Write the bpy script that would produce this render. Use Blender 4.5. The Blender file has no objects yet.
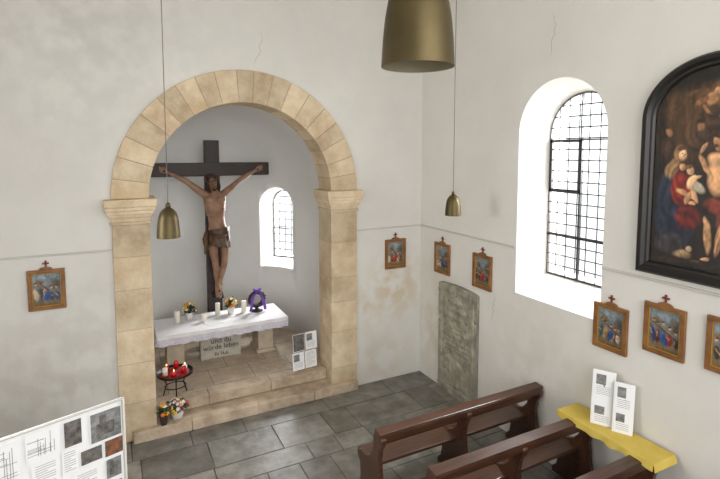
import bpy, bmesh, math, random
import numpy as np
from mathutils import Vector, Matrix, Euler
random.seed(7); np.random.seed(7)
S=bpy.context.scene
COL=bpy.context.collection

def lin(c):
    return tuple(((x/255)/12.92 if x/255<=0.04045 else (((x/255)+0.055)/1.055)**2.4) for x in c)

# ------------------------------------------------------------ materials
def mat(name, rgb, rough=0.6, metal=0.0, var=0.0, vscale=4.0, bump=0.0, bscale=20.0, rgb2=None, spec=0.5, island=0.0, wood=False, coat=0.0, stain=None):
    m=bpy.data.materials.new(name); m.use_nodes=True
    nt=m.node_tree; N=nt.nodes; L=nt.links
    b=N['Principled BSDF']
    c=lin(rgb)
    b.inputs['Base Color'].default_value=(*c,1)
    b.inputs['Roughness'].default_value=rough
    b.inputs['Metallic'].default_value=metal
    b.inputs['Specular IOR Level'].default_value=spec
    b.inputs['Coat Weight'].default_value=coat
    tc=N.new('ShaderNodeTexCoord')
    src=None
    if var>0 or rgb2:
        n=N.new('ShaderNodeTexNoise'); n.inputs['Scale'].default_value=vscale; n.inputs['Detail'].default_value=6
        n.inputs['Roughness'].default_value=0.6
        if wood:
            mp=N.new('ShaderNodeMapping'); mp.inputs['Scale'].default_value=(0.6,8,8)
            L.new(tc.outputs['Object'],mp.inputs['Vector']); L.new(mp.outputs['Vector'],n.inputs['Vector'])
        else:
            L.new(tc.outputs['Object'],n.inputs['Vector'])
        r=N.new('ShaderNodeValToRGB')
        r.color_ramp.elements[0].position=0.32; r.color_ramp.elements[1].position=0.68
        c2=lin(rgb2) if rgb2 else tuple(x*(1-var) for x in c)
        r.color_ramp.elements[0].color=(*c2,1); r.color_ramp.elements[1].color=(*c,1)
        L.new(n.outputs['Fac'],r.inputs['Fac']); src=r.outputs['Color']
    if stain:
        n4=N.new('ShaderNodeTexNoise'); n4.inputs['Scale'].default_value=1.6; n4.inputs['Detail'].default_value=9; n4.inputs['Roughness'].default_value=0.7
        L.new(tc.outputs['Object'],n4.inputs['Vector'])
        r4=N.new('ShaderNodeValToRGB'); r4.color_ramp.elements[0].position=0.50; r4.color_ramp.elements[1].position=0.66
        r4.color_ramp.elements[1].color=(0.7,0.7,0.7,1)
        L.new(n4.outputs['Fac'],r4.inputs['Fac'])
        mx4=N.new('ShaderNodeMixRGB'); L.new(r4.outputs['Color'],mx4.inputs['Fac'])
        if src: L.new(src,mx4.inputs['Color1'])
        else: mx4.inputs['Color1'].default_value=(*c,1)
        mx4.inputs['Color2'].default_value=(*lin(stain),1); src=mx4.outputs['Color']
    if island>0:
        g=N.new('ShaderNodeNewGeometry'); mr=N.new('ShaderNodeMapRange')
        mr.inputs['To Min'].default_value=1-island; mr.inputs['To Max'].default_value=1+island*0.4
        L.new(g.outputs['Random Per Island'],mr.inputs['Value'])
        mx=N.new('ShaderNodeVectorMath'); mx.operation='SCALE'
        if src: L.new(src,mx.inputs[0])
        else: mx.inputs[0].default_value=c
        L.new(mr.outputs['Result'],mx.inputs['Scale']); src=mx.outputs['Vector']
    if src: L.new(src,b.inputs['Base Color'])
    if bump>0:
        n2=N.new('ShaderNodeTexNoise'); n2.inputs['Scale'].default_value=bscale; n2.inputs['Detail'].default_value=5
        L.new(tc.outputs['Object'],n2.inputs['Vector'])
        bp=N.new('ShaderNodeBump'); bp.inputs['Strength'].default_value=bump; bp.inputs['Distance'].default_value=0.02
        L.new(n2.outputs['Fac'],bp.inputs['Height']); L.new(bp.outputs['Normal'],b.inputs['Normal'])
    return m

def plaster(name, base, stain, patch_pos=None):
    m=bpy.data.materials.new(name); m.use_nodes=True
    nt=m.node_tree; N=nt.nodes; L=nt.links; b=N['Principled BSDF']
    b.inputs['Roughness'].default_value=0.85; b.inputs['Specular IOR Level'].default_value=0.2
    g=N.new('ShaderNodeNewGeometry')
    n=N.new('ShaderNodeTexNoise'); n.inputs['Scale'].default_value=0.7; n.inputs['Detail'].default_value=8; n.inputs['Roughness'].default_value=0.6
    L.new(g.outputs['Position'],n.inputs['Vector'])
    r=N.new('ShaderNodeValToRGB'); r.color_ramp.elements[0].position=0.25; r.color_ramp.elements[1].position=0.65
    r.color_ramp.elements[0].color=(*lin(stain),1); r.color_ramp.elements[1].color=(*lin(base),1)
    L.new(n.outputs['Fac'],r.inputs['Fac']); src=r.outputs['Color']
    if patch_pos:
        for (p,rad,colr,amt) in patch_pos:
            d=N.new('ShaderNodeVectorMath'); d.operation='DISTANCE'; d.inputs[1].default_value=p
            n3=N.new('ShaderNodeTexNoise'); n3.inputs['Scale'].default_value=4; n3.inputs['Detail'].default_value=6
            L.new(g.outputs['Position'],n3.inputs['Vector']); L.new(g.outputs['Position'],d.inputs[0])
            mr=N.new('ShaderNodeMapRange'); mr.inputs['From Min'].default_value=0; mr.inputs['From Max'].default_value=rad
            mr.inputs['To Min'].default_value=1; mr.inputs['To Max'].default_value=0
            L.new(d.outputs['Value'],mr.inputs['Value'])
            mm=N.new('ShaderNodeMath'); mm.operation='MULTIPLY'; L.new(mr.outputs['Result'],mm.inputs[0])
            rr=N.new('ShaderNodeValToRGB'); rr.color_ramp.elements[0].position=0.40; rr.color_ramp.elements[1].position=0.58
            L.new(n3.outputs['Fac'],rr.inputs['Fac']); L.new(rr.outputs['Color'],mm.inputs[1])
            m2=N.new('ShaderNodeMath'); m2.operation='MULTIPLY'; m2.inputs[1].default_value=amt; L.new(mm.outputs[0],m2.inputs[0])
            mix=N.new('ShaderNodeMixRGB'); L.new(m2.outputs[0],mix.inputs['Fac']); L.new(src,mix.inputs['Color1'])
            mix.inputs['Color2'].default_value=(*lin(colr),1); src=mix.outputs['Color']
    L.new(src,b.inputs['Base Color'])
    n2=N.new('ShaderNodeTexNoise'); n2.inputs['Scale'].default_value=7; n2.inputs['Detail'].default_value=6
    L.new(g.outputs['Position'],n2.inputs['Vector'])
    bp=N.new('ShaderNodeBump'); bp.inputs['Strength'].default_value=0.13; bp.inputs['Distance'].default_value=0.03
    L.new(n2.outputs['Fac'],bp.inputs['Height']); L.new(bp.outputs['Normal'],b.inputs['Normal'])
    return m

def tiles(name,c1,c2,mortar,bw,bh,rough,off=0.5,msize=0.008,rot=0.0):
    m=bpy.data.materials.new(name); m.use_nodes=True
    nt=m.node_tree; N=nt.nodes; L=nt.links; b=N['Principled BSDF']
    g=N.new('ShaderNodeNewGeometry')
    mp=N.new('ShaderNodeMapping'); mp.inputs['Rotation'].default_value=(0,0,rot)
    L.new(g.outputs['Position'],mp.inputs['Vector'])
    br=N.new('ShaderNodeTexBrick'); br.offset=off; br.inputs['Scale'].default_value=1
    br.inputs['Brick Width'].default_value=bw; br.inputs['Row Height'].default_value=bh
    br.inputs['Mortar Size'].default_value=msize; br.inputs['Mortar Smooth'].default_value=0.3
    br.inputs['Color1'].default_value=(*lin(c1),1); br.inputs['Color2'].default_value=(*lin(c2),1); br.inputs['Mortar'].default_value=(*lin(mortar),1)
    L.new(mp.outputs['Vector'],br.inputs['Vector'])
    n=N.new('ShaderNodeTexNoise'); n.inputs['Scale'].default_value=5; n.inputs['Detail'].default_value=9; n.inputs['Roughness'].default_value=0.7
    L.new(g.outputs['Position'],n.inputs['Vector'])
    mr=N.new('ShaderNodeMapRange'); mr.inputs['From Min'].default_value=0.3; mr.inputs['From Max'].default_value=0.7
    mr.inputs['To Min'].default_value=0.68; mr.inputs['To Max'].default_value=1.25
    L.new(n.outputs['Fac'],mr.inputs['Value'])
    sc=N.new('ShaderNodeVectorMath'); sc.operation='SCALE'; L.new(br.outputs['Color'],sc.inputs[0]); L.new(mr.outputs['Result'],sc.inputs['Scale'])
    L.new(sc.outputs['Vector'],b.inputs['Base Color']); b.inputs['Roughness'].default_value=rough
    bp=N.new('ShaderNodeBump'); bp.inputs['Strength'].default_value=0.4; bp.inputs['Distance'].default_value=0.01
    inv=N.new('ShaderNodeMath'); inv.operation='SUBTRACT'; inv.inputs[0].default_value=1; L.new(br.outputs['Fac'],inv.inputs[1])
    ad=N.new('ShaderNodeMath'); ad.operation='MULTIPLY_ADD'; L.new(n.outputs['Fac'],ad.inputs[0]); ad.inputs[1].default_value=0.5; L.new(inv.outputs[0],ad.inputs[2])
    L.new(ad.outputs[0],bp.inputs['Height']); L.new(bp.outputs['Normal'],b.inputs['Normal'])
    return m

M_WALL=plaster('plaster_white',(222,219,212),(208,204,198),[((4.1,6.71,1.55),0.75,(198,176,138),0.8),((3.55,6.71,1.25),0.5,(204,188,158),0.6),((3.75,6.71,0.35),0.7,(196,182,158),0.6),((-0.5,6.71,0.9),1.8,(194,189,180),0.6),((-0.3,6.71,5.2),2.0,(198,195,189),0.6)])  # stains at right; broad greyer patches low and high at left
M_WALLR=plaster('plaster_right',(229,226,220),(217,213,206),[((4.56,6.2,0.9),1.2,(204,192,168),0.6),((4.56,4.2,1.0),1.2,(206,200,188),0.5)])
M_APSE=plaster('plaster_apse',(226,225,222),(214,213,210))
M_CEIL=plaster('plaster_ceiling',(226,224,218),(216,213,206))
M_FLAG=mat('stone_flags',(152,148,139),0.35,vscale=4.0,rgb2=(98,96,91),bump=0.45,bscale=8,island=0.34,stain=(118,108,93))
M_FJOINT=mat('floor_joint',(84,82,77),0.9)
M_PLAT=tiles('platform_tiles',(200,182,160),(182,166,146),(128,114,98),0.62,0.55,0.5,off=0.5,msize=0.006)
M_STEP=mat('step_sandstone',(206,187,163),0.7,vscale=5,bump=0.3,rgb2=(166,145,122),stain=(138,120,102))
M_SAND=mat('arch_sandstone',(227,209,180),0.82,vscale=3.5,bump=0.45,bscale=22,rgb2=(200,176,142),island=0.2,spec=0.2,stain=(178,152,122))
M_MORT=mat('mortar',(168,150,126),0.9)
M_TRIM=mat('plaster_edge',(200,196,188),0.8)
M_WOOD=mat('pew_wood',(90,57,40),0.32,vscale=5,rgb2=(50,30,20),wood=True,coat=0.25)
M_CROSS=mat('dark_cross_wood',(48,30,25),0.5,vscale=6,rgb2=(30,18,14),wood=False)
M_FRAMEW=mat('station_frame_wood',(150,104,56),0.45,vscale=8,rgb2=(108,68,34))
M_GOLD=mat('gilt_edge',(196,150,70),0.35,metal=0.6)
M_REDC=mat('finial_red_wood',(120,52,34),0.5)
M_BLACK=mat('black_frame',(28,25,23),0.4)
M_BRASS=mat('aged_bronze',(96,84,56),0.45,metal=0.8,var=0.3,vscale=6)
M_LAMPIN=mat('lamp_inner_enamel',(128,118,92),0.5)
M_CABLE=mat('grey_cable',(110,106,98),0.6)
M_IRON=mat('black_iron',(22,21,21),0.45,metal=0.5)
M_SKIN=mat('carved_painted_wood',(166,130,104),0.5,vscale=7,rgb2=(126,92,70))
M_LOIN=mat('loincloth_gilt',(108,78,50),0.5,vscale=12,rgb2=(60,42,28))
M_HAIR=mat('brown_hair',(54,34,24),0.6)
M_BLOOD=mat('painted_blood',(120,30,24),0.5)
M_CLOTH=mat('white_altar_cloth',(236,234,236),0.85,bump=0.3,bscale=60)
M_LACE=mat('lace_lilac',(206,200,214),0.85,bump=0.6,bscale=90,rgb2=(230,228,234),vscale=40)
M_STONE=mat('altar_stone',(206,192,170),0.75,vscale=6,rgb2=(178,164,142),bump=0.2)
M_PLAQ=mat('inscription_stone',(196,190,176),0.7,vscale=8,rgb2=(170,162,148))
M_TXT=mat('dark_lettering',(48,46,44),0.6)
M_SLAB=mat('weathered_grave_slab',(160,156,142),0.85,vscale=6,rgb2=(126,122,108),bump=0.8,bscale=14,stain=(104,102,90))
M_PAPER=mat('white_paper',(238,238,238),0.7)
M_INK=mat('grey_print',(120,120,122),0.7)
M_PHOTO=mat('dark_photo',(60,58,56),0.5,vscale=22,rgb2=(126,120,112))
M_GPHOTO=mat('grey_photo',(150,150,148),0.5,vscale=18,rgb2=(86,86,84))
M_ORPH=mat('orange_photo',(150,92,50),0.5,vscale=22,rgb2=(60,58,60))
M_YEL=mat('yellow_cloth',(222,196,98),0.85,vscale=5,rgb2=(208,180,78))
M_WAX=mat('white_wax',(240,234,220),0.5)
M_RED=mat('red_candle_glass',(190,26,30),0.25)
M_REDCL=mat('red_tray_cloth',(150,30,32),0.8)
M_GREEN=mat('leaf_green',(66,88,44),0.6,var=0.4,vscale=30)
M_POT=mat('white_pot',(226,222,216),0.4)
M_TERR=mat('dark_pot',(60,50,46),0.5)
M_FY=mat('petal_yellow',(232,190,50),0.6); M_FO=mat('petal_orange',(222,130,50),0.6)
M_FW=mat('petal_white',(240,236,230),0.6); M_FP=mat('petal_pink',(176,92,140),0.6)
M_FR=mat('petal_red',(150,40,50),0.6)
M_PURP=mat('purple_ribbon',(112,60,170),0.5)
M_WREA=mat('dark_wreath',(50,40,48),0.6)
M_FLAME=mat('flame',(255,200,90),0.5)
M_FLAME.node_tree.nodes['Principled BSDF'].inputs['Emission Color'].default_value=(1,0.6,0.2,1)
M_FLAME.node_tree.nodes['Principled BSDF'].inputs['Emission Strength'].default_value=6
M_LEAD=mat('window_lead',(84,82,80),0.6,metal=0.0)
M_WFR=mat('dark_window_frame',(36,34,34),0.5)
M_EARTH=mat('glare_pale_ground',(230,230,226),0.9,var=0.08)  # window glare put into the ground colour, paled to read white
M_CRACK=mat('hairline_crack',(160,153,142),0.9)

def glassmat():
    m=bpy.data.materials.new('thin_window_glass'); m.use_nodes=True
    nt=m.node_tree; N=nt.nodes; L=nt.links; N.remove(N['Principled BSDF'])
    t=N.new('ShaderNodeBsdfTransparent'); t.inputs['Color'].default_value=(0.97,0.98,0.98,1)
    g=N.new('ShaderNodeBsdfGlossy'); g.inputs['Roughness'].default_value=0.1
    mx=N.new('ShaderNodeMixShader'); mx.inputs['Fac'].default_value=0.04
    L.new(t.outputs[0],mx.inputs[1]); L.new(g.outputs[0],mx.inputs[2]); L.new(mx.outputs[0],N['Material Output'].inputs['Surface'])
    return m
M_GLASS=glassmat()

def canvasmat(name,rough,bump=0):
    m=bpy.data.materials.new(name); m.use_nodes=True
    nt=m.node_tree; N=nt.nodes; L=nt.links; b=N['Principled BSDF']
    a=N.new('ShaderNodeVertexColor'); a.layer_name='Col'
    L.new(a.outputs['Color'],b.inputs['Base Color']); b.inputs['Roughness'].default_value=rough
    if bump:
        b.inputs['Specular IOR Level'].default_value=0.2
        tc=N.new('ShaderNodeTexCoord'); n=N.new('ShaderNodeTexNoise'); n.inputs['Scale'].default_value=24; n.inputs['Detail'].default_value=6
        L.new(tc.outputs['Object'],n.inputs['Vector']); bp=N.new('ShaderNodeBump'); bp.inputs['Strength'].default_value=bump; bp.inputs['Distance'].default_value=0.01
        L.new(n.outputs['Fac'],bp.inputs['Height']); L.new(bp.outputs['Normal'],b.inputs['Normal'])
    return m
M_CANVAS=canvasmat('oil_painting',0.45)
M_CARVE=canvasmat('carved_weathered_stone',0.9,0.4)

# ------------------------------------------------------------ mesh builder
class B:
    def __init__(s): s.v=[];s.f=[];s.m=[];s.sm=[];s.mats=[]
    def mi(s,m):
        if m not in s.mats: s.mats.append(m)
        return s.mats.index(m)
    def add(s,vs,fs,m,smooth=False):
        o=len(s.v); s.v+= [tuple(v) for v in vs]; k=s.mi(m)
        for f in fs: s.f.append([i+o for i in f]); s.m.append(k); s.sm.append(smooth)
    def box(s,x0,x1,y0,y1,z0,z1,m):
        vs=[(x,y,z) for z in (z0,z1) for y in (y0,y1) for x in (x0,x1)]
        s.add(vs,[(0,2,3,1),(4,5,7,6),(0,1,5,4),(2,6,7,3),(0,4,6,2),(1,3,7,5)],m)
    def obox(s,c,size,R,m):
        hx,hy,hz=[q/2 for q in size]
        vs=[Vector(c)+R@Vector((x,y,z)) for z in (-hz,hz) for y in (-hy,hy) for x in (-hx,hx)]
        s.add(vs,[(0,2,3,1),(4,5,7,6),(0,1,5,4),(2,6,7,3),(0,4,6,2),(1,3,7,5)],m)
    def loft(s,loops,m,cap=True,smooth=False,closed=True):
        n=len(loops[0]); vs=[p for l in loops for p in l]; fs=[]
        for k in range(len(loops)-1):
            for i in range(n if closed else n-1):
                j=(i+1)%n
                fs.append((k*n+i,k*n+j,(k+1)*n+j,(k+1)*n+i))
        if cap and closed:
            fs.append(tuple(range(n-1,-1,-1))); fs.append(tuple((len(loops)-1)*n+i for i in range(n)))
        s.add(vs,fs,m,smooth)
    def tube(s,pts,radii,m,seg=12,cap=True):
        pts=[Vector(p) for p in pts]
        if not hasattr(radii,'__len__'): radii=[radii]*len(pts)
        loops=[]; ref=None
        for i,p in enumerate(pts):
            a=pts[max(i-1,0)]; b=pts[min(i+1,len(pts)-1)]; d=(b-a).normalized()
            if ref is None: ref=Vector((0,0,1)) if abs(d.z)<0.9 else Vector((1,0,0))
            u=d.cross(ref).normalized(); w=u.cross(d).normalized(); ref=w
            loops.append([p+(u*math.cos(t)+w*math.sin(t))*radii[i] for t in [2*math.pi*k/seg for k in range(seg)]])
        s.loft(loops,m,cap,True)
    def ell(s,c,r,m,R=None,seg=14,rings=9):
        R=R or Matrix.Identity(3); c=Vector(c); vs=[c+R@Vector((0,0,-r[2]))]; 
        for i in range(1,rings):
            ph=-math.pi/2+math.pi*i/rings
            for k in range(seg):
                t=2*math.pi*k/seg; vs.append(c+R@Vector((r[0]*math.cos(ph)*math.cos(t),r[1]*math.cos(ph)*math.sin(t),r[2]*math.sin(ph))))
        vs.append(c+R@Vector((0,0,r[2]))); fs=[]
        for k in range(seg):
            fs.append((0,1+(k+1)%seg,1+k))
            for i in range(rings-2):
                a=1+i*seg; b=a+seg; fs.append((a+k,a+(k+1)%seg,b+(k+1)%seg,b+k))
            a=1+(rings-2)*seg; fs.append((a+k,a+(k+1)%seg,len(vs)-1))
        s.add(vs,fs,m,True)
    def lathe(s,c,prof,m,seg=24,cap=True,smooth=True):
        loops=[[(c[0]+r*math.cos(2*math.pi*k/seg),c[1]+r*math.sin(2*math.pi*k/seg),c[2]+z) for k in range(seg)] for r,z in prof]
        s.loft(loops,m,cap,smooth)
    def build(s,name,parent=None,bevel=0.0,recalc=True,seg=2):
        me=bpy.data.meshes.new(name); me.from_pydata(s.v,[],s.f)
        for m in s.mats: me.materials.append(m)
        me.polygons.foreach_set('material_index',s.m); me.polygons.foreach_set('use_smooth',s.sm)
        if recalc:
            bm=bmesh.new(); bm.from_mesh(me); bmesh.ops.recalc_face_normals(bm,faces=bm.faces); bm.to_mesh(me); bm.free()
        me.update()
        o=bpy.data.objects.new(name,me); COL.objects.link(o)
        if parent: o.parent=parent
        if bevel>0:
            md=o.modifiers.new('bevel','BEVEL'); md.width=bevel; md.segments=seg; md.limit_method='ANGLE'; md.angle_limit=math.radians(50)
        return o
def empty(name,loc=(0,0,0)):
    e=bpy.data.objects.new(name,None); COL.objects.link(e); e.empty_display_size=0.1; return e
def apply_mods(o):
    dg=bpy.context.evaluated_depsgraph_get(); me=bpy.data.meshes.new_from_object(o.evaluated_get(dg)); o.modifiers.clear(); o.data=me
def cut(o,cutter):
    md=o.modifiers.new('b','BOOLEAN'); md.operation='DIFFERENCE'; md.solver='EXACT'; md.object=cutter
    bpy.context.view_layer.update(); apply_mods(o); bpy.data.objects.remove(cutter,do_unlink=True)

def archp(half,z0,zs,n=28,c=0.0,ry=None):
    ry=half if ry is None else ry
    p=[(c-half,z0),(c+half,z0)]
    for i in range(n+1):
        t=math.pi*i/n; p.append((c+half*math.cos(t),zs+ry*math.sin(t)))
    return p

# ------------------------------------------------------------ room
XR=4.56; YB=6.72; XL=-1.6; ZC=6.4; YF=-3.5
AX=1.672; SP=3.13; ri,ro=1.25,1.683
b=B(); b.box(XL-0.5,XR+0.7,YF,YB+0.45,-0.3,-0.008,M_FJOINT)
rnd=random.Random(21); y=YB+0.02
while y>0.5:
    h=rnd.choice([0.42,0.50,0.58,0.66,0.36]); x=XL-rnd.uniform(0,0.6)
    while x<XR:
        w_=rnd.choice([0.42,0.55,0.7,0.85,1.1])*rnd.uniform(0.9,1.1); zt=rnd.uniform(-0.002,0.002)
        x0_,x1_=max(x+0.002,XL),min(x+w_-0.002,XR)
        j=[rnd.uniform(-0.009,0.009) for _ in range(8)]
        if x1_-x0_>0.05:
            P=[(x0_+abs(j[0]),y-h+0.002+abs(j[1])),(x1_-abs(j[2]),y-h+0.002+abs(j[3])),(x1_-abs(j[4]),y-0.002-abs(j[5])),(x0_+abs(j[6]),y-0.002-abs(j[7]))]
            b.loft([[(px,py,-0.02) for px,py in P],[(px,py,zt-0.003) for px,py in P],[(px+(0.003 if k in(0,3) else -0.003),py+(0.003 if k<2 else -0.003),zt) for k,(px,py) in enumerate(P)]],M_FLAG)
        x+=w_
    y-=h
b.box(XL,XR,YF,y,-0.02,0.0,M_FLAG)
b.build('floor')
b=B(); b.box(XL-0.5,XR+0.7,YF,YB+0.45,ZC,ZC+0.2,M_CEIL); b.build('ceiling')
b=B(); b.box(XL-0.5,XR+0.7,YB,YB+0.45,0.0,ZC,M_WALL); wb=b.build('wall_back')
pr=archp(ro,-0.5,SP,48,AX)
c=B(); c.loft([[(x,YB-0.2,z) for x,z in pr],[(x,YB+0.8,z) for x,z in pr]],M_WALL); cut(wb,c.build('cutter'))
def window_cut(wall,fn,secs):
    c=B(); c.loft([[fn(h,z,d) for h,z in archp(hf,z0,zs,32)] for (hf,z0,zs,d) in secs],M_WALL); cut(wall,c.build('cutter'))
WS=[(0.61,1.91,3.94,-0.1),(0.61,1.92,3.94,0.0),(0.50,2.16,3.91,0.45),(0.50,2.16,3.91,0.9)]
b=B(); b.box(XR,XR+0.7,YF,YB,0.0,ZC,M_WALLR); wr=b.build('wall_right')
fR=lambda h,z,d:(XR+d,3.965-h,z)
window_cut(wr,fR,WS)
fR2=lambda h,z,d:(XR+d,0.0-h,z)
window_cut(wr,fR2,WS)
b=B(); b.box(XL-0.5,XL,YF,YB,0.0,ZC,M_WALL); wl=b.build('wall_left')
for yy in (4.0,0.0):  # unseen windows, added to let light in from the left
    window_cut(wl,(lambda h,z,d,yy=yy:(XL-d,yy+h,z)),WS)
cx,cy,rm,zs=AX,8.0,1.75,2.98
loops=[]
def ring(rh,z):
    L=[]
    for k in range(6): L.append((cx+rh,7.13+(cy-7.13)*k/6,z))
    for k in range(33): t=math.pi*k/32; L.append((cx+rh*math.cos(t),cy+rh*math.sin(t),z))
    for k in range(5,-1,-1): L.append((cx-rh,7.13+(cy-7.13)*k/6,z))
    return L
for z in (-0.1,1.0,2.0,zs): loops.append(ring(rm,z))
for i in range(1,17):
    ph=math.pi/2*i/16; loops.append(ring(max(rm*math.cos(ph),0.0),zs+rm*math.sin(ph)))
b=B(); b.loft(loops,M_APSE,cap=False,smooth=True,closed=False); ap=b.build('wall_apse',recalc=False)
bm=bmesh.new(); bm.from_mesh(ap.data); bmesh.ops.remove_doubles(bm,verts=bm.verts,dist=0.001); bmesh.ops.recalc_face_normals(bm,faces=bm.faces); bm.to_mesh(ap.data); bm.free()
md=ap.modifiers.new('s','SOLIDIFY'); md.thickness=0.5; md.offset=0.0; apply_mods(ap)
ang=math.radians(41); dv=Vector((math.cos(ang),math.sin(ang),0)); tv=Vector((math.sin(ang),-math.cos(ang),0))
def fA(h,z,d):
    p=Vector((cx,cy,0))+dv*(1.5+d)+tv*h; return (p.x,p.y,z)
window_cut(ap,fA,[(0.36,1.5,2.69,-0.2),(0.36,1.5,2.69,-0.03),(0.27,1.64,2.69,0.33),(0.27,1.64,2.69,0.8)])
b=B()
pl=[(AX+1.5,7.15)]+[(cx+1.5*math.cos(math.pi*k/24),cy+1.5*math.sin(math.pi*k/24)) for k in range(25)]+[(AX-1.5,7.15)]
b.loft([[(x,y,-0.1) for x,y in pl],[(x,y,0.3) for x,y in pl]],M_PLAT)
b.box(AX-ri+0.002,AX+ri-0.002,7.10,7.16,0.0,0.3,M_PLAT)
b.build('platform_floor')
b=B()
xs=[AX-ri+0.002,AX-0.55,AX+0.35,AX+ri-0.002]
for k in range(3): b.box(xs[k]+0.002,xs[k+1]-0.002,6.89,7.12,0.15,0.301,M_STEP)
xs=[0.13,0.85,1.75,2.60,AX+1.66]
for k in range(4): b.box(xs[k]+0.002,xs[k+1]-0.002,6.59,6.684,0.0,0.15,M_STEP)
b.box(AX-ri+0.002,AX+ri-0.002,6.682,6.9,0.0,0.149,M_STEP)
b.build('sandstone_step',bevel=0.012)
TZr=2.505
b=B(); b.box(XL,AX-ro,YB-0.022,YB,TZr-0.012,TZr+0.012,M_TRIM); b.build('trim_1',bevel=0.006)
b=B(); b.box(AX+ro,XR,YB-0.022,YB,TZr-0.012,TZr+0.012,M_TRIM); b.build('trim_2',bevel=0.006)
b=B(); b.box(XR-0.022,XR,4.585,YB,TZr-0.012,TZr+0.012,M_TRIM); b.build('trim_3',bevel=0.006)
b=B(); b.box(XR-0.022,XR,YF,3.345,TZr-0.012,TZr+0.012,M_TRIM); b.build('trim_4',bevel=0.006)
# hairline cracks in the plaster
def crack(fn,a0,z0,z1,seed):
    r=random.Random(seed); b=B(); pts=[]; a=a0; n=14
    for i in range(n+1):
        pts.append(fn(a,z0+(z1-z0)*i/n)); a+=r.uniform(-0.03,0.03)
    b.tube(pts,[0.001+0.0022*math.sin(math.pi*i/n) for i in range(n+1)],M_CRACK,5); return b
crack(lambda a,z:(XR,a,z),4.13,4.80,5.30,3).build('plaster_crack',wr)
crack(lambda a,z:(a,YB,z),1.80,4.90,5.35,5).build('plaster_crack',wb)
crack(lambda a,z:(XR,a,z),5.0,1.4,1.8,9).build('plaster_crack',wr)

# ------------------------------------------------------------ stone arch
arch=empty('sandstone_arch')
b=B(); nb=19; y0,y1=YB-0.035,YB+0.46
rnd=random.Random(4); cuts=[0]+[math.pi*(i+rnd.uniform(-0.13,0.13))/nb for i in range(1,nb)]+[math.pi]
for i in range(nb):
    g=0.0022; a0=cuts[i]+g; a1=cuts[i+1]-g
    sec=[]
    for k in range(7):
        t=a0+(a1-a0)*k/6
        sec.append([(AX+ri*math.cos(t),y0,SP+ri*math.sin(t)),(AX+ro*math.cos(t),y0,SP+ro*math.sin(t)),(AX+ro*math.cos(t),y1,SP+ro*math.sin(t)),(AX+ri*math.cos(t),y1,SP+ri*math.sin(t))])
    b.loft(sec,M_SAND)
b.build('voussoirs',arch,bevel=0.008)
b=B(); sec=[]
for k in range(61):
    t=math.pi*k/60; A,Bq=ri+0.006,ro-0.004
    sec.append([(AX+A*math.cos(t),y0+0.006,SP+.002+A*math.sin(t)),(AX+Bq*math.cos(t),y0+0.006,SP+.002+Bq*math.sin(t)),(AX+Bq*math.cos(t),y1-.006,SP+.002+Bq*math.sin(t)),(AX+A*math.cos(t),y1-.006,SP+.002+A*math.sin(t))])
b.loft(sec,M_MORT); b.build('joint_mortar',arch)
for sgn,nm in ((-1,'pillar_left'),(1,'pillar_right')):
    xi,xo=AX+sgn*ri,AX+sgn*ro; xa,xb=min(xi,xo),max(xi,xo)
    b=B()
    zz=[0.0,0.50,1.02,1.46,1.98,2.40,2.81] if sgn<0 else [0.0,0.38,0.95,1.42,1.80,2.34,2.81]
    for k in range(len(zz)-1):
        b.box(xa,xb,y0,y1,zz[k]+0.0015,zz[k+1]-0.0015,M_SAND)
    b.box(xa+0.005,xb-0.005,y0+0.005,y1-0.005,0.01,2.83,M_MORT)
    for (o_,za,zb_) in ((0.02,2.81,2.845),(0.008,2.845,2.90),(0.03,2.90,2.94),(0.05,2.94,2.985),(0.07,2.985,3.035),(0.085,3.035,3.13)):
        b.box(xa-o_,xb+o_,y0-o_,y1,za,zb_,M_SAND)
    b.build(nm,arch,bevel=0.008)

# ------------------------------------------------------------ windows
def make_window(name,fn,half,z0,zs,d,ncol,rows,bars=()):
    w=empty(name)
    b=B(); b.loft([[fn(h,z,d-0.02) for h,z in archp(half,z0,zs,32)],[fn(h,z,d-0.015) for h,z in archp(half,z0,zs,32)]],M_GLASS); 
    b.build('glass_pane',w)
    def bar(h0,h1,za,zb,m,t=0.03,dd=0.0):
        L0=[fn(h0,za,d-t+dd),fn(h1,za,d-t+dd),fn(h1,zb,d-t+dd),fn(h0,zb,d-t+dd)]
        L1=[fn(h0,za,d+dd),fn(h1,za,d+dd),fn(h1,zb,d+dd),fn(h0,zb,d+dd)]
        b.loft([L0,L1],m)
    b=B()
    for i in range(1,ncol):
        h=-half+2*half*i/ncol; top=zs+math.sqrt(max(half*half-h*h,0))
        bar(h-0.006,h+0.006,z0,top,M_LEAD,0.008,-0.022)
    z=z0; dz=rows
    while z<zs+half-0.03:
        hw=half if z<zs else math.sqrt(max(half*half-(z-zs)**2,0))
        bar(-hw,hw,z-0.0075,z+0.0075,M_LEAD,0.008,-0.022); z+=dz
    b.build('lead_grid',w)
    b=B()
    P0=archp(half,z0,zs,32); P1=archp(half-0.014,z0+0.014,zs,32)
    b.loft([[fn(h,z,d-0.03) for h,z in P0],[fn(h,z,d-0.03) for h,z in P1],[fn(h,z,d+0.01) for h,z in P1],[fn(h,z,d+0.01) for h,z in P0],[fn(h,z,d-0.03) for h,z in P0]],M_LEAD,cap=False)
    for (h0,h1,za,zb) in bars: bar(h0,h1,za,zb,M_WFR,0.04,0.0)
    b.build('frame_bars',w)
    return w
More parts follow.
